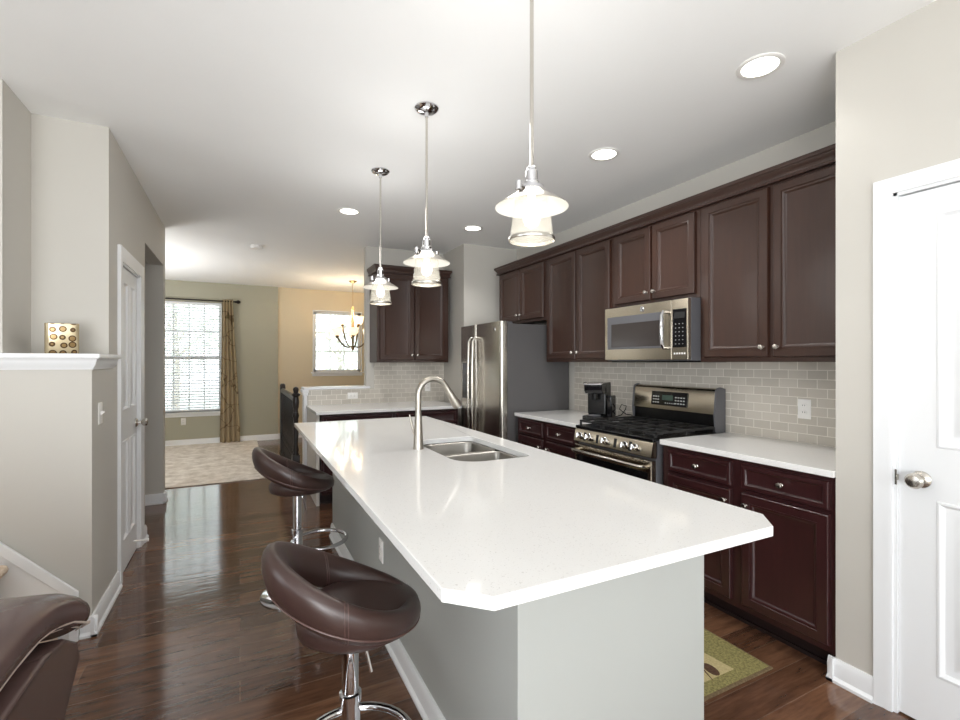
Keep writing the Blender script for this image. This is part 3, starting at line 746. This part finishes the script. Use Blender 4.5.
for k in range(5): gl.box(-.03 + k * .02, -.022 + k * .02, -.0055, -.004, -.036, -.030)
gl.xf(RX).build('button', M['glyph'], dsp)
MB().box(-.06, .04, -.0055, -.004, -.012, .026).xf(RX).build('clock', M['display'], dsp)

# ------------------------------------------------------------------ microwave (faces -X)
mw = thing('microwave', 'stainless over the range microwave under short cabinet', 'microwave', (2.545, 2.487, 1.40), -pi / 2)
MW = .385
MB().box(-MW, MW, .03, .42, 0, .405).build('body', M['greymetal'], mw, .002)
md = MB().box(-MW, .255, 0, .03, .005, .4).build('door', M['steel_warm'], mw, .003)
w1 = MB().box(-MW + .03, .19, -.002, .002, .085, .33).build('window_surround', M['greymetal'], md, .001)
B(-MW + .075, .165, -.0035, -.001, .10, .275).build('window', M['smoked'], w1)
MB().tube([(.215, 0, .325), (.215, -.03, .325), (.215, -.045, .30), (.215, -.05, .2), (.215, -.045, .11), (.215, -.03, .085), (.215, 0, .085)], .012, 12).build('handle', M['chrome'], md)
eb = MB().lathe([(.02, 0), (.02, -.003), (.017, -.004)], (.0, 0, .365), 20, 'Y').build('badge', M['chrome'], md)
MB().tube([(-.007, -.0045, .37), (0, -.0045, .373), (.005, -.0045, .366), (-.003, -.0045, .36), (.006, -.0045, .357)], .0016, 6).build('emblem', M['slot'], eb)
mcp = MB().box(.258, MW, 0, .03, .005, .4).build('control_panel', M['steel_warm'], mw, .003)
kp = MB().box(.267, MW - .012, -.002, .001, .085, .335).build('keypad', M['blackgloss'], mcp)
B(.28, MW - .022, -.003, -.002, .275, .315).build('clock', M['slot'], kp)
gl = MB()
for r_ in range(6):
    for c_ in range(3): gl.box(.288 + c_ * .028, .295 + c_ * .028, -.003, -.002, .106 + r_ * .026, .110 + r_ * .026)
gl.build('button', M['glyph'], kp)
gl = MB()
for k in range(5): gl.box(.275 + k * .02, .287 + k * .02, -.001, .001, .04, .052)
gl.build('button', M['plastic_w'], mcp)
MB().box(-MW + .02, MW - .02, .05, .40, -.012, 0).build('vent_panel', M['black'], mw)

# ------------------------------------------------------------------ coffee maker
cf = thing('coffee_maker', 'black pod coffee maker on the counter left of the range', 'coffee maker', (2.67, 3.10, .914), radians(-62))
MB().box(-.085, .085, -.13, .10, 0, .035).build('base', M['black'], cf, .008)
MB().lathe([(.05, .035), (.05, .04)], (0, -.07, 0), 20).build('drip_tray', M['greymetal'], cf)
MB().box(-.08, .08, -.03, .10, .035, .30).build('body', M['black'], cf, .014, seg=3)
MB().loft([[(x, -.03, .21), (x, -.085, .215), (x, -.108, .24), (x, -.112, .285), (x, -.095, .302), (x, .095, .308), (x, .095, .27), (x, -.03, .26)] for x in (-.078, .078)]).build('brew_head', M['blackgloss'], cf, .006)
MB().tube([(-.07, -.085, .304), (-.075, -.122, .298), (0, -.134, .296), (.075, -.122, .298), (.07, -.085, .304)], .008, 8).build('handle', M['chrome'], cf)
MB().lathe([(.022, .165), (.025, .215)], (0, -.068, 0), 16).build('nozzle', M['black'], cf)
MB().box(.08, .125, -.02, .09, .01, .20).build('water_tank', M['blackgloss'], cf, .012)
cpts = [(.06, .102, .03), (.10, .14, .012), (.15, .15, .03), (.19, .13, .08), (.20, .12, .11), (.16, .12, .12), (.14, .125, .08), (.19, .14, .04), (.24, .17, .03)]
MB().tube(cpts, .004, 8).build('power_cord', M['black'], cf)

# ------------------------------------------------------------------ pendants and downlights
def pendant():
    t = thing('pendant_light', 'nearest of three cone pendants over the island, rod leaving frame', 'pendant light', (.885, 1.362, CZ), 0, 'cone pendants over the island')
    MB().lathe([(.064, 0), (.064, -.006), (.056, -.016), (.04, -.024), (.012, -.028), (.009, -.05)], n=28).build('canopy', M['chrome'], t)
    MB().cyl((0, 0, 0), .0065, -.73, -.04, n=10).build('rod', M['nickel'], t)
    MB().lathe([(.010, -0.6850), (.016, -0.6900), (.016, -0.6980), (.021, -0.7020), (.021, -0.7350), (.026, -0.7390), (.026, -0.7500), (.042, -0.7540), (.045, -0.7750), (.03, -0.7780)], n=24).build('socket', M['chrome'], t)
    for a in (pi * .1, pi * 1.1):
        MB().box(.04, .07, -.008, .008, -0.7680, -0.7620).cyl((.068, 0, -0.7650), .011, -.016, .012, n=12).xf(Matrix.Rotation(a, 4, 'Z')).build('thumbscrew', M['chrome'], t)
    # conical shade, outside steel and white inside
    MB().lathe([(.046, -0.7680), (.06, -0.7820), (.122, -0.8220), (.124, -0.8250)], n=40, cap0=False, cap1=False).build('shade', M['nickel'], t)
    MB().lathe([(.044, -0.7720), (.058, -0.7850), (.1205, -0.8235), (.124, -0.8255)], n=40, cap0=False, cap1=False).build('shade_lining', M['shade_in'], t)
    MB().lathe([(.056, -0.7870), (.063, -0.8300), (.074, -0.9250), (.077, -0.9320), (.077, -0.9380), (.0745, -0.9380), (.071, -0.9250), (.060, -0.8300), (.053, -0.7870)], n=40, cap0=False, cap1=False).build('glass', M['seeded'], t)
    MB().lathe([(.0775, -0.9260), (.079, -0.9290), (.079, -0.9380), (.0775, -0.9400)], n=40, cap0=False, cap1=False).build('rim_band', M['nickel'], t)
    MB().lathe([(.013, -0.7750), (.014, -0.8100), (.028, -0.8450), (.03, -0.8650), (.022, -0.8850), (.004, -0.8930)], n=20).build('bulb', M['bulb'], t)
    return t
pd = pendant()
p2 = dup(pd, (.885, 2.38, CZ), 'middle of three cone pendants over the island')
p3 = dup(pd, (.885, 3.31, CZ), 'farthest of three cone pendants over the island')
for y in (1.362, 2.38, 3.31):
    l = bpy.data.lights.new('pendant_bulb_light', 'POINT'); l.energy = .35; l.color = (1, .93, .82); l.shadow_soft_size = .03
    o = bpy.data.objects.new('pendant_bulb_light', l); COL.objects.link(o); o.location = (.885, y, CZ - .915)
    l = bpy.data.lights.new('pendant_ceiling_fill', 'POINT'); l.energy = 3.4; l.color = (1, .99, .97); l.shadow_soft_size = .14  # extra fill above each pendant to brighten the ceiling, not a bulb
    o = bpy.data.objects.new('pendant_ceiling_fill', l); COL.objects.link(o); o.location = (.885, y + .08, CZ - .58)
def downlight():
    t = thing('recessed_light', 'recessed ceiling light nearest the pantry door wall', 'ceiling light', (2.117, 1.358, CZ), 0, 'recessed ceiling lights')
    MB().lathe([(.075, -.0005), (.098, -.0005), (.098, -.004), (.09, -.008), (.076, -.006)], n=32, cap0=False, cap1=False).build('trim_ring', M['plastic_w'], t)
    MB().lathe([(.076, -.001), (.076, -.004), (.06, -.005), (.001, -.0055)], n=32).build('lens', M['can'], t)
    return t
dl = downlight()
spots = [(2.117, 1.358), (2.109, 2.389), (2.095, 4.303), (.87, 4.319)]
labs = [None, 'recessed ceiling light in front of the microwave cabinet', 'recessed ceiling light in front of the refrigerator', 'recessed ceiling light left of the farthest pendant rod']
for (x, y), lb in zip(spots[1:], labs[1:]): dup(dl, (x, y, CZ), lb)
for x, y in spots:
    l = bpy.data.lights.new('downlight_beam', 'SPOT'); l.energy = {1.358: 4.5, 2.389: 36, 4.303: 17, 4.319: 19}[y]; l.color = (1, .985, .96); l.spot_size = radians(125); l.spot_blend = .6; l.shadow_soft_size = .07
    o = bpy.data.objects.new('downlight_beam', l); COL.objects.link(o); o.location = (x, y, CZ - .02)
sd = MB().lathe([(.066, 0), (.066, -.02), (.055, -.034), (.02, -.037), (.003, -.037)], n=28).build('smoke_detector', M['plastic_w'], loc=(.177, 6.104, CZ))
tag(sd, 'white smoke detector on ceiling near the carpeted area', 'smoke detector')

# chandelier over the stairwell
ch = thing('chandelier', 'brass chandelier with frosted glass shades before the landing window', 'chandelier', (1.68, 8.03, CZ))
MB().lathe([(.065, 0), (.06, -.012), (.03, -.03), (.008, -.04)], n=24).build('canopy', M['champagne'], ch)
MB().cyl((0, 0, 0), .005, -.46, -.03, n=8).build('chain', M['champagne'], ch)
MB().lathe([(.004, -.42), (.03, -.44), (.018, -.47), (.03, -.485), (.02, -.50), (.026, -.80), (.034, -.83), (.02, -.86), (.012, -1.08), (.03, -1.1), (.024, -1.13), (.006, -1.17)], n=20).build('column', M['champagne'], ch)
def chand_arm(a, r, zs):
    pts = [(.012, 0, -1.09)]
    for k in range(1, 11):
        u = k / 10; pts.append((.012 + (r - .012) * u, 0, -1.09 + (zs + 1.09) * (u ** 2.2) - .03 * sin(pi * u)))
    am = MB().tube(pts, .011, 8).lathe([(.012, zs - .02), (.03, zs), (.03, zs + .012)], (r, 0, 0), 16)
    am.xf(Matrix.Rotation(a, 4, 'Z')).build('arm', M['arm_metal'], ch)
    MB().lathe([(.03, zs + .012), (.058, zs + .03), (.072, zs + .06), (.078, zs + .11), (.088, zs + .135)], (r, 0, 0), 20, cap0=True, cap1=False).xf(Matrix.Rotation(a, 4, 'Z')).build('shade', M['frost'], ch)
for k in range(6): chand_arm(radians(20 + 60 * k), .29, -.93)
for k in range(3): chand_arm(radians(50 + 120 * k), .17, -.74)
for a0, r0, z0 in [(20 + 60 * k, .29, -.93) for k in range(6)] + [(50 + 120 * k, .17, -.74) for k in range(3)]:
    l = bpy.data.lights.new('chandelier_light', 'POINT'); l.energy = 1.3; l.color = (1, .92, .78); l.shadow_soft_size = .04
    o = bpy.data.objects.new('chandelier_light', l); COL.objects.link(o)
    o.location = (1.68 + r0 * cos(radians(a0)), 8.03 + r0 * sin(radians(a0)), CZ + z0 + .13)

# ------------------------------------------------------------------ stair railing
rl = thing('stair_railing', 'black brown turned wood railing guarding the stairwell', 'railing', (.585, 5.95, 0))
nw = MB().box(-.042, .042, -.042, .042, 0, .30).lathe([(.04, .30), (.028, .33), (.036, .36), (.024, .42), (.033, .62), (.026, .72), (.038, .76), (.03, .80)], n=20).lathe([(.03, .80), (.024, .83), (.034, .86), (.038, .92), (.03, .98), (.05, 1.0), (.05, 1.015), (.025, 1.03), (.03, 1.05), (.034, 1.07), (.026, 1.09), (.004, 1.10)], n=20)
nw.build('newel_post', M['rail'], rl, .003)
hr = [(-.03, 0), (-.034, .02), (-.028, .05), (-.012, .06), (.012, .06), (.028, .05), (.034, .02), (.03, 0)]
MB().loft([[(x, y, .93 + z) for x, z in hr] for y in (.03, 1.93)]).build('handrail', M['rail'], rl)
MB().lathe([(.004, -.036), (.06, -.036), (.075, -.02), (.075, .02), (.06, .036), (.004, .036)], (0, 1.93, .985), 24, 'X').build('volute', M['rail'], rl)
MB().box(-.04, .04, .04, 1.97, 0, .03).build('bottom_rail', M['rail'], rl, .003)
proto = None
for k in range(16):
    y = .12 + k * .115
    if proto is None:
        proto = MB().lathe([(.016, .03), (.016, .20), (.011, .22), (.015, .25), (.011, .30), (.017, .42), (.012, .60), (.009, .80), (.009, .935)], n=10).build('baluster', M['rail'], rl, loc=(0, y, 0))
    else:
        c = proto.copy(); COL.objects.link(c); c.location = (0, y, 0)
nw2 = MB().box(-.036, .036, 1.89, 1.96, 0, .93).build('end_post', M['rail'], rl, .003)

# ------------------------------------------------------------------ bar stools
def stool():
    t = thing('bar_stool', 'brown leather ring back bar stool nearest the camera', 'bar stool', (.30, 1.47, 0), 0, 'bar stools along the island')
    # padded ring, high at the back (-x), low at the front
    N, K = 56, 20
    def rp(a, b, e=0):
        f = (1 + cos(a)) / 2                                 # 1 front, 0 back
        hh = .076 * (1 - f) + .032 * f + e; ww = .036 * (1 - f) + .034 * f + e
        lean = .34 * (1 - f) + .1; R_ = .186
        rr, zz = ww * cos(b), hh * sin(b); rr += lean * zz * .5
        cx, cy4, cz = -.014 + R_ * 1.04 * cos(a), R_ * sin(a), .705 - .082 * cos(a) - .012 * (1 - cos(2 * a))
        return (cx + rr * cos(a), cy4 + rr * sin(a), cz + zz)
    L = [[rp(2 * pi * i / N, 2 * pi * k / K) for k in range(K)] for i in range(N)]
    L.append(L[0])
    MB().loft(L, False, False).build('backrest', M['leather'], t, ang=80)
    MB().tube([rp(2 * pi * i / N, -.5, .001) for i in range(N)], .0026, 6, True).build('piping', M['piping'], t)
    for a in (radians(100), radians(-100)):                  # seams across the ring
        for da in (-.02, .02):
            MB().tube([rp(a + da, 2 * pi * k / 20, .0004) for k in range(20)], .0012, 5, True).build('seam', M['piping'], t)
    # seat : drum flaring into the low front of the ring
    N = 48; L = []
    def ringpt(a, z_b, z_f, r_b, r_f):
        f = (1 + cos(a)) / 2; f = f * f * (3 - 2 * f)
        r = r_b * (1 - f) + r_f * f; return (r * cos(a), r * .98 * sin(a), z_b * (1 - f) + z_f * f)
    for zb, zf, rb, rf in ((.588, .588, .10, .10), (.588, .588, .140, .150), (.595, .592, .152, .176), (.615, .604, .156, .203), (.632, .622, .155, .213), (.648, .646, .148, .208), (.660, .656, .136, .19), (.663, .657, .10, .14), (.664, .656, .03, .04)):
        L.append([ringpt(2 * pi * i / N, zb, zf, rb, rf) for i in range(N)])
    MB().loft(L).build('seat', M['leather'], t, ang=80)
    MB().cyl((0, 0, 0), .08, .576, .588, n=24).build('mount_plate', M['black'], t)
    MB().lathe([(.025, .36), (.025, .58)], n=24).build('piston', M['chrome'], t)
    MB().lathe([(.036, .04), (.030, .06), (.030, .36), (.033, .362), (.033, .385), (.026, .388)], n=24).build('column', M['chrome'], t)
    MB().lathe([(.205, 0), (.205, .006), (.195, .014), (.12, .026), (.05, .036), (.036, .05)], n=48).build('base_plate', M['chrome'], t)
    ft = []
    for k in range(33):
        a = 2 * pi * (k / 32) ; ft.append((.152 - .152 * cos(a) * 1.0, .152 * sin(a) * 1.05, .335 + .0 * k))
    fr_ = MB().tube(ft[:-1], .0115, 10, True).build('foot_ring', M['chrome'], t)
    MB().tube([(0, -.05, .582), (.02, -.075, .572), (.03, -.085, .54), (.04, -.095, .49)], .005, 8).build('lever', M['chrome'], t)
    return t
stl = stool()
stl2 = dup(stl, (.308, 3.05, 0), 'brown leather ring back bar stool farther down the island')
for ch_ in list(stl2.children):
    if not ch_.name.startswith(('foot_ring', 'column', 'base_plate')): ch_.location.z += .03
    if ch_.name.startswith('foot_ring'): ch_.rotation_euler = (0, 0, radians(-40))
for ch_ in list(stl.children):
    if ch_.name.startswith('foot_ring') or ch_.name.startswith('lever'): ch_.rotation_euler = (0, 0, radians(-97) if ch_.name.startswith('foot') else 0)

# ------------------------------------------------------------------ sofa at lower left
sf = thing('sofa', 'brown leather sofa with stitched padded arm at lower left', 'sofa', (-1.235, 1.33, 0))
def arm(xc, sgn):
    """padded arm, outer side towards sgn*x; far end (front) towards +y"""
    out = xc + sgn * .17
    L = []
    for x, z0 in ((out, 0), (xc - sgn * .15, 0)):
        pass
    yz = [(-.5, .05), (-.5, .655), (.05, .66), (.22, .655), (.37, .622), (.475, .56), (.52, .49), (.515, .30), (.50, .05)]
    L = [[(out - sgn * (.11 * max(0, (.5 - z) / .5)), y, z) for y, z in yz], [(xc - sgn * .15, y, z) for y, z in yz]]
    body = MB().loft(L).build('arm_panel', M['sofa'], sf, .012)
    # pad
    cen = [(-.52, .715), (-.5, .715), (-.45, .715), (-.1, .715), (.12, .715), (.26, .71), (.35, .696), (.43, .672), (.485, .635), (.515, .60), (.53, .57)]
    wid = [.03, .10, .145, .15, .15, .155, .165, .185, .205, .185, .07]; hei = [.02, .045, .055, .057, .058, .06, .064, .068, .064, .045, .012]
    L = []; P = 24
    for i, ((y, z), w_, h_) in enumerate(zip(cen, wid, hei)):
        a = cen[min(i + 1, len(cen) - 1)]; b = cen[max(i - 1, 0)]; tl = Vector((0, a[0] - b[0], a[1] - b[1])).normalized(); nn = Vector((0, -tl.z, tl.y)); l = []
        for k in range(P):
            an = 2 * pi * k / P; ca, sa = cos(an), sin(an)
            px_, pz_ = math.copysign(abs(ca) ** .75, ca) * w_, math.copysign(abs(sa) ** .8, sa) * h_
            wr = .008 * sin(7 * an + i * 2.1) * (1 if i > 5 else .3)
            l.append(Vector((xc + px_, y, z)) + nn * (pz_ + wr))
        L.append(l)
    pad = MB().loft(L).build('arm_pad', M['sofa'], sf, ang=80, sub=1)
    for an, rr_, e_ in ((-.42, .0034, .0), (-.62, .002, .001)):
        pts = []
        for i in range(2, len(cen) - 1):
            (y, z), w_, h_ = cen[i], wid[i], hei[i]
            a = cen[i + 1]; b = cen[i - 1]; tl = Vector((0, a[0] - b[0], a[1] - b[1])).normalized(); nn = Vector((0, -tl.z, tl.y))
            ca, sa = cos(an), sin(an)
            pts.append(Vector((xc + sgn * (abs(ca) ** .75 * w_ + e_), y, z)) - nn * (abs(sa) ** .8 * h_ * .96))
        for i in range(6): pts.append(Vector((xc + sgn * (wid[-2] * (1 - i / 2.5)), cen[-2][0] + .012, pts[-1].z - .001)))
        q = []
        for i in range(len(pts) - 1):
            for u in (0, .5): q.append(pts[i].lerp(pts[i + 1], u))
        MB().tube(q, rr_, 6).build('stitching', M['thread'], pad)
arm(.635, 1); arm(-.635, -1)
MB().box(-.49, .49, -.5, .5, .05, .28).build('base', M['sofa'], sf, .02)
for x in (-.245, .245):
    MB().box(x - .24, x + .24, -.3, .53, .285, .47).build('seat_cushion', M['sofa'], sf, .05, seg=4)
    MB().box(x - .24, x + .24, -.5, -.25, .47, .92).build('back_cushion', M['sofa'], sf, .07, seg=4)
MB().box(-.78, .78, -.56, -.48, .05, .85).build('back_panel', M['sofa'], sf, .02)
for x in (-.6, .6):
    for y in (-.5, .45): MB().cyl((x, y, 0), .025, 0, .06, n=12).build('foot', M['black'], sf)

# ------------------------------------------------------------------ candle holder, rug
ca = thing('candle_holder', 'gold mosaic square candle holder on the white niche ledge', 'candle holder', (-.835, 3.22, 1.432), radians(14.7))
o = MB()
sq = lambda h, z, r: [(x, y, z) for x, y in rrect(-h, h, -h, h, r, 4)]
o.loft([sq(.066, 0, .02), sq(.068, .004, .02), sq(.068, .156, .02), sq(.066, .158, .02), sq(.062, .158, .018), sq(.061, .01, .018)])
o.build('body', M['mosaic'], ca)
MB().lathe([(.03, .011), (.03, .07), (.027, .074), (.003, .073)], n=20).build('candle', M['plastic_w'], ca)

rugo = thing('rug', 'olive rug with beige panel and brown leaf motif beside island', 'rug', (1.80, 1.98, 0))
RH, RL = .355, .66
MB().box(-RH, RH, -RL, RL, 0, .008).build('binding', M['rug_edge'], rugo, .003)
MB().box(-RH + .012, RH - .012, -RL + .014, RL - .014, .008, .0105).build('field', M['rug'], rugo)
mp_ = MB()
mp_.prism([(-.18, -.59), (.18, -.59), (.165, -.45), (.165, .45), (.18, .59), (-.18, .59)], .0105, .0115)
mp_.build('panel', M['rug_beige'], rugo)
mo = MB()
def blob(cx, cy5, a, b, rot):
    mo.prism([(cx + a * cos(t) * cos(rot) - b * sin(t) * sin(rot), cy5 + a * cos(t) * sin(rot) + b * sin(t) * cos(rot)) for t in [2 * pi * k / 16 for k in range(16)]], .0115, .0122)
for cx, cy5, rot in ((.085, -.545, 1.4), (.12, -.44, .5), (.02, -.5, .3), (.06, -.36, .3), (.10, -.24, 1.1), (.0, -.26, 2.2), (.08, -.08, .6), (-.06, -.12, 1.8), (.05, .14, .9), (-.05, .28, 2.3)): blob(cx, cy5, .045, .026, rot)
for k in range(5): blob(.07 + .02 * sin(k * 2), -.49 + k * .2, .12, .004, 1.2 + .4 * sin(k * 3))
mo.build('leaf_motif', M['rug_brown'], rugo)

# ------------------------------------------------------------------ outdoors beyond the windows
struct('ground_outside', B(-14, 14, 9.5, 40, -.6, -.5), M['lawn'])
def tree(label, x, y, h, r, n, seed):
    rnd = random.Random(seed)
    t = thing('garden_tree', label, 'tree', (x, y, -.5), 0, 'trees outside the far windows')
    tr = MB().tube([(0, 0, 0), (.03, 0, h * .3), (-.02, .02, h * .6), (0, 0, h * .85)], [.12, .09, .06, .03], 8)
    for k in range(6):
        a = k * 1.1; tr.tube([(0, 0, h * (.35 + .06 * k)), (r * .45 * cos(a), r * .45 * sin(a), h * (.5 + .06 * k))], [.04, .015], 6)
    tr.build('trunk', M['bark'], t)
    fo = MB()
    for k in range(n):
        u, v, q = rnd.uniform(-1, 1), rnd.uniform(0, 2 * pi), rnd.random() ** .4
        s_ = math.sqrt(1 - u * u)
        c = Vector((r * q * s_ * cos(v), r * q * s_ * sin(v), h * .62 + h * .38 * q * u))
        d1_ = Vector((rnd.uniform(-1, 1), rnd.uniform(-1, 1), rnd.uniform(-1, 1))).normalized(); d2_ = d1_.cross(Vector((rnd.uniform(-1, 1), rnd.uniform(-1, 1), rnd.uniform(-1, 1)))).normalized()
        w_ = rnd.uniform(.05, .1)
        fo.add([c - d1_ * w_, c + d2_ * w_ * .5, c + d1_ * w_, c - d2_ * w_ * .5], [(0, 1, 2, 3)])
    f = fo.build('foliage', M['foliage'], t); f['kind'] = 'stuff'
tree('overexposed-pale leafy tree outside the tall dining window', -1.6, 15.5, 5.6, 1.7, 2600, 3)
tree('overexposed-pale leafy tree outside the small landing window', 2.6, 14.2, 4.2, 1.5, 2200, 5)
tree('overexposed-pale leafy tree farther right outside the landing window', 6.2, 17, 5.0, 1.6, 1800, 8)
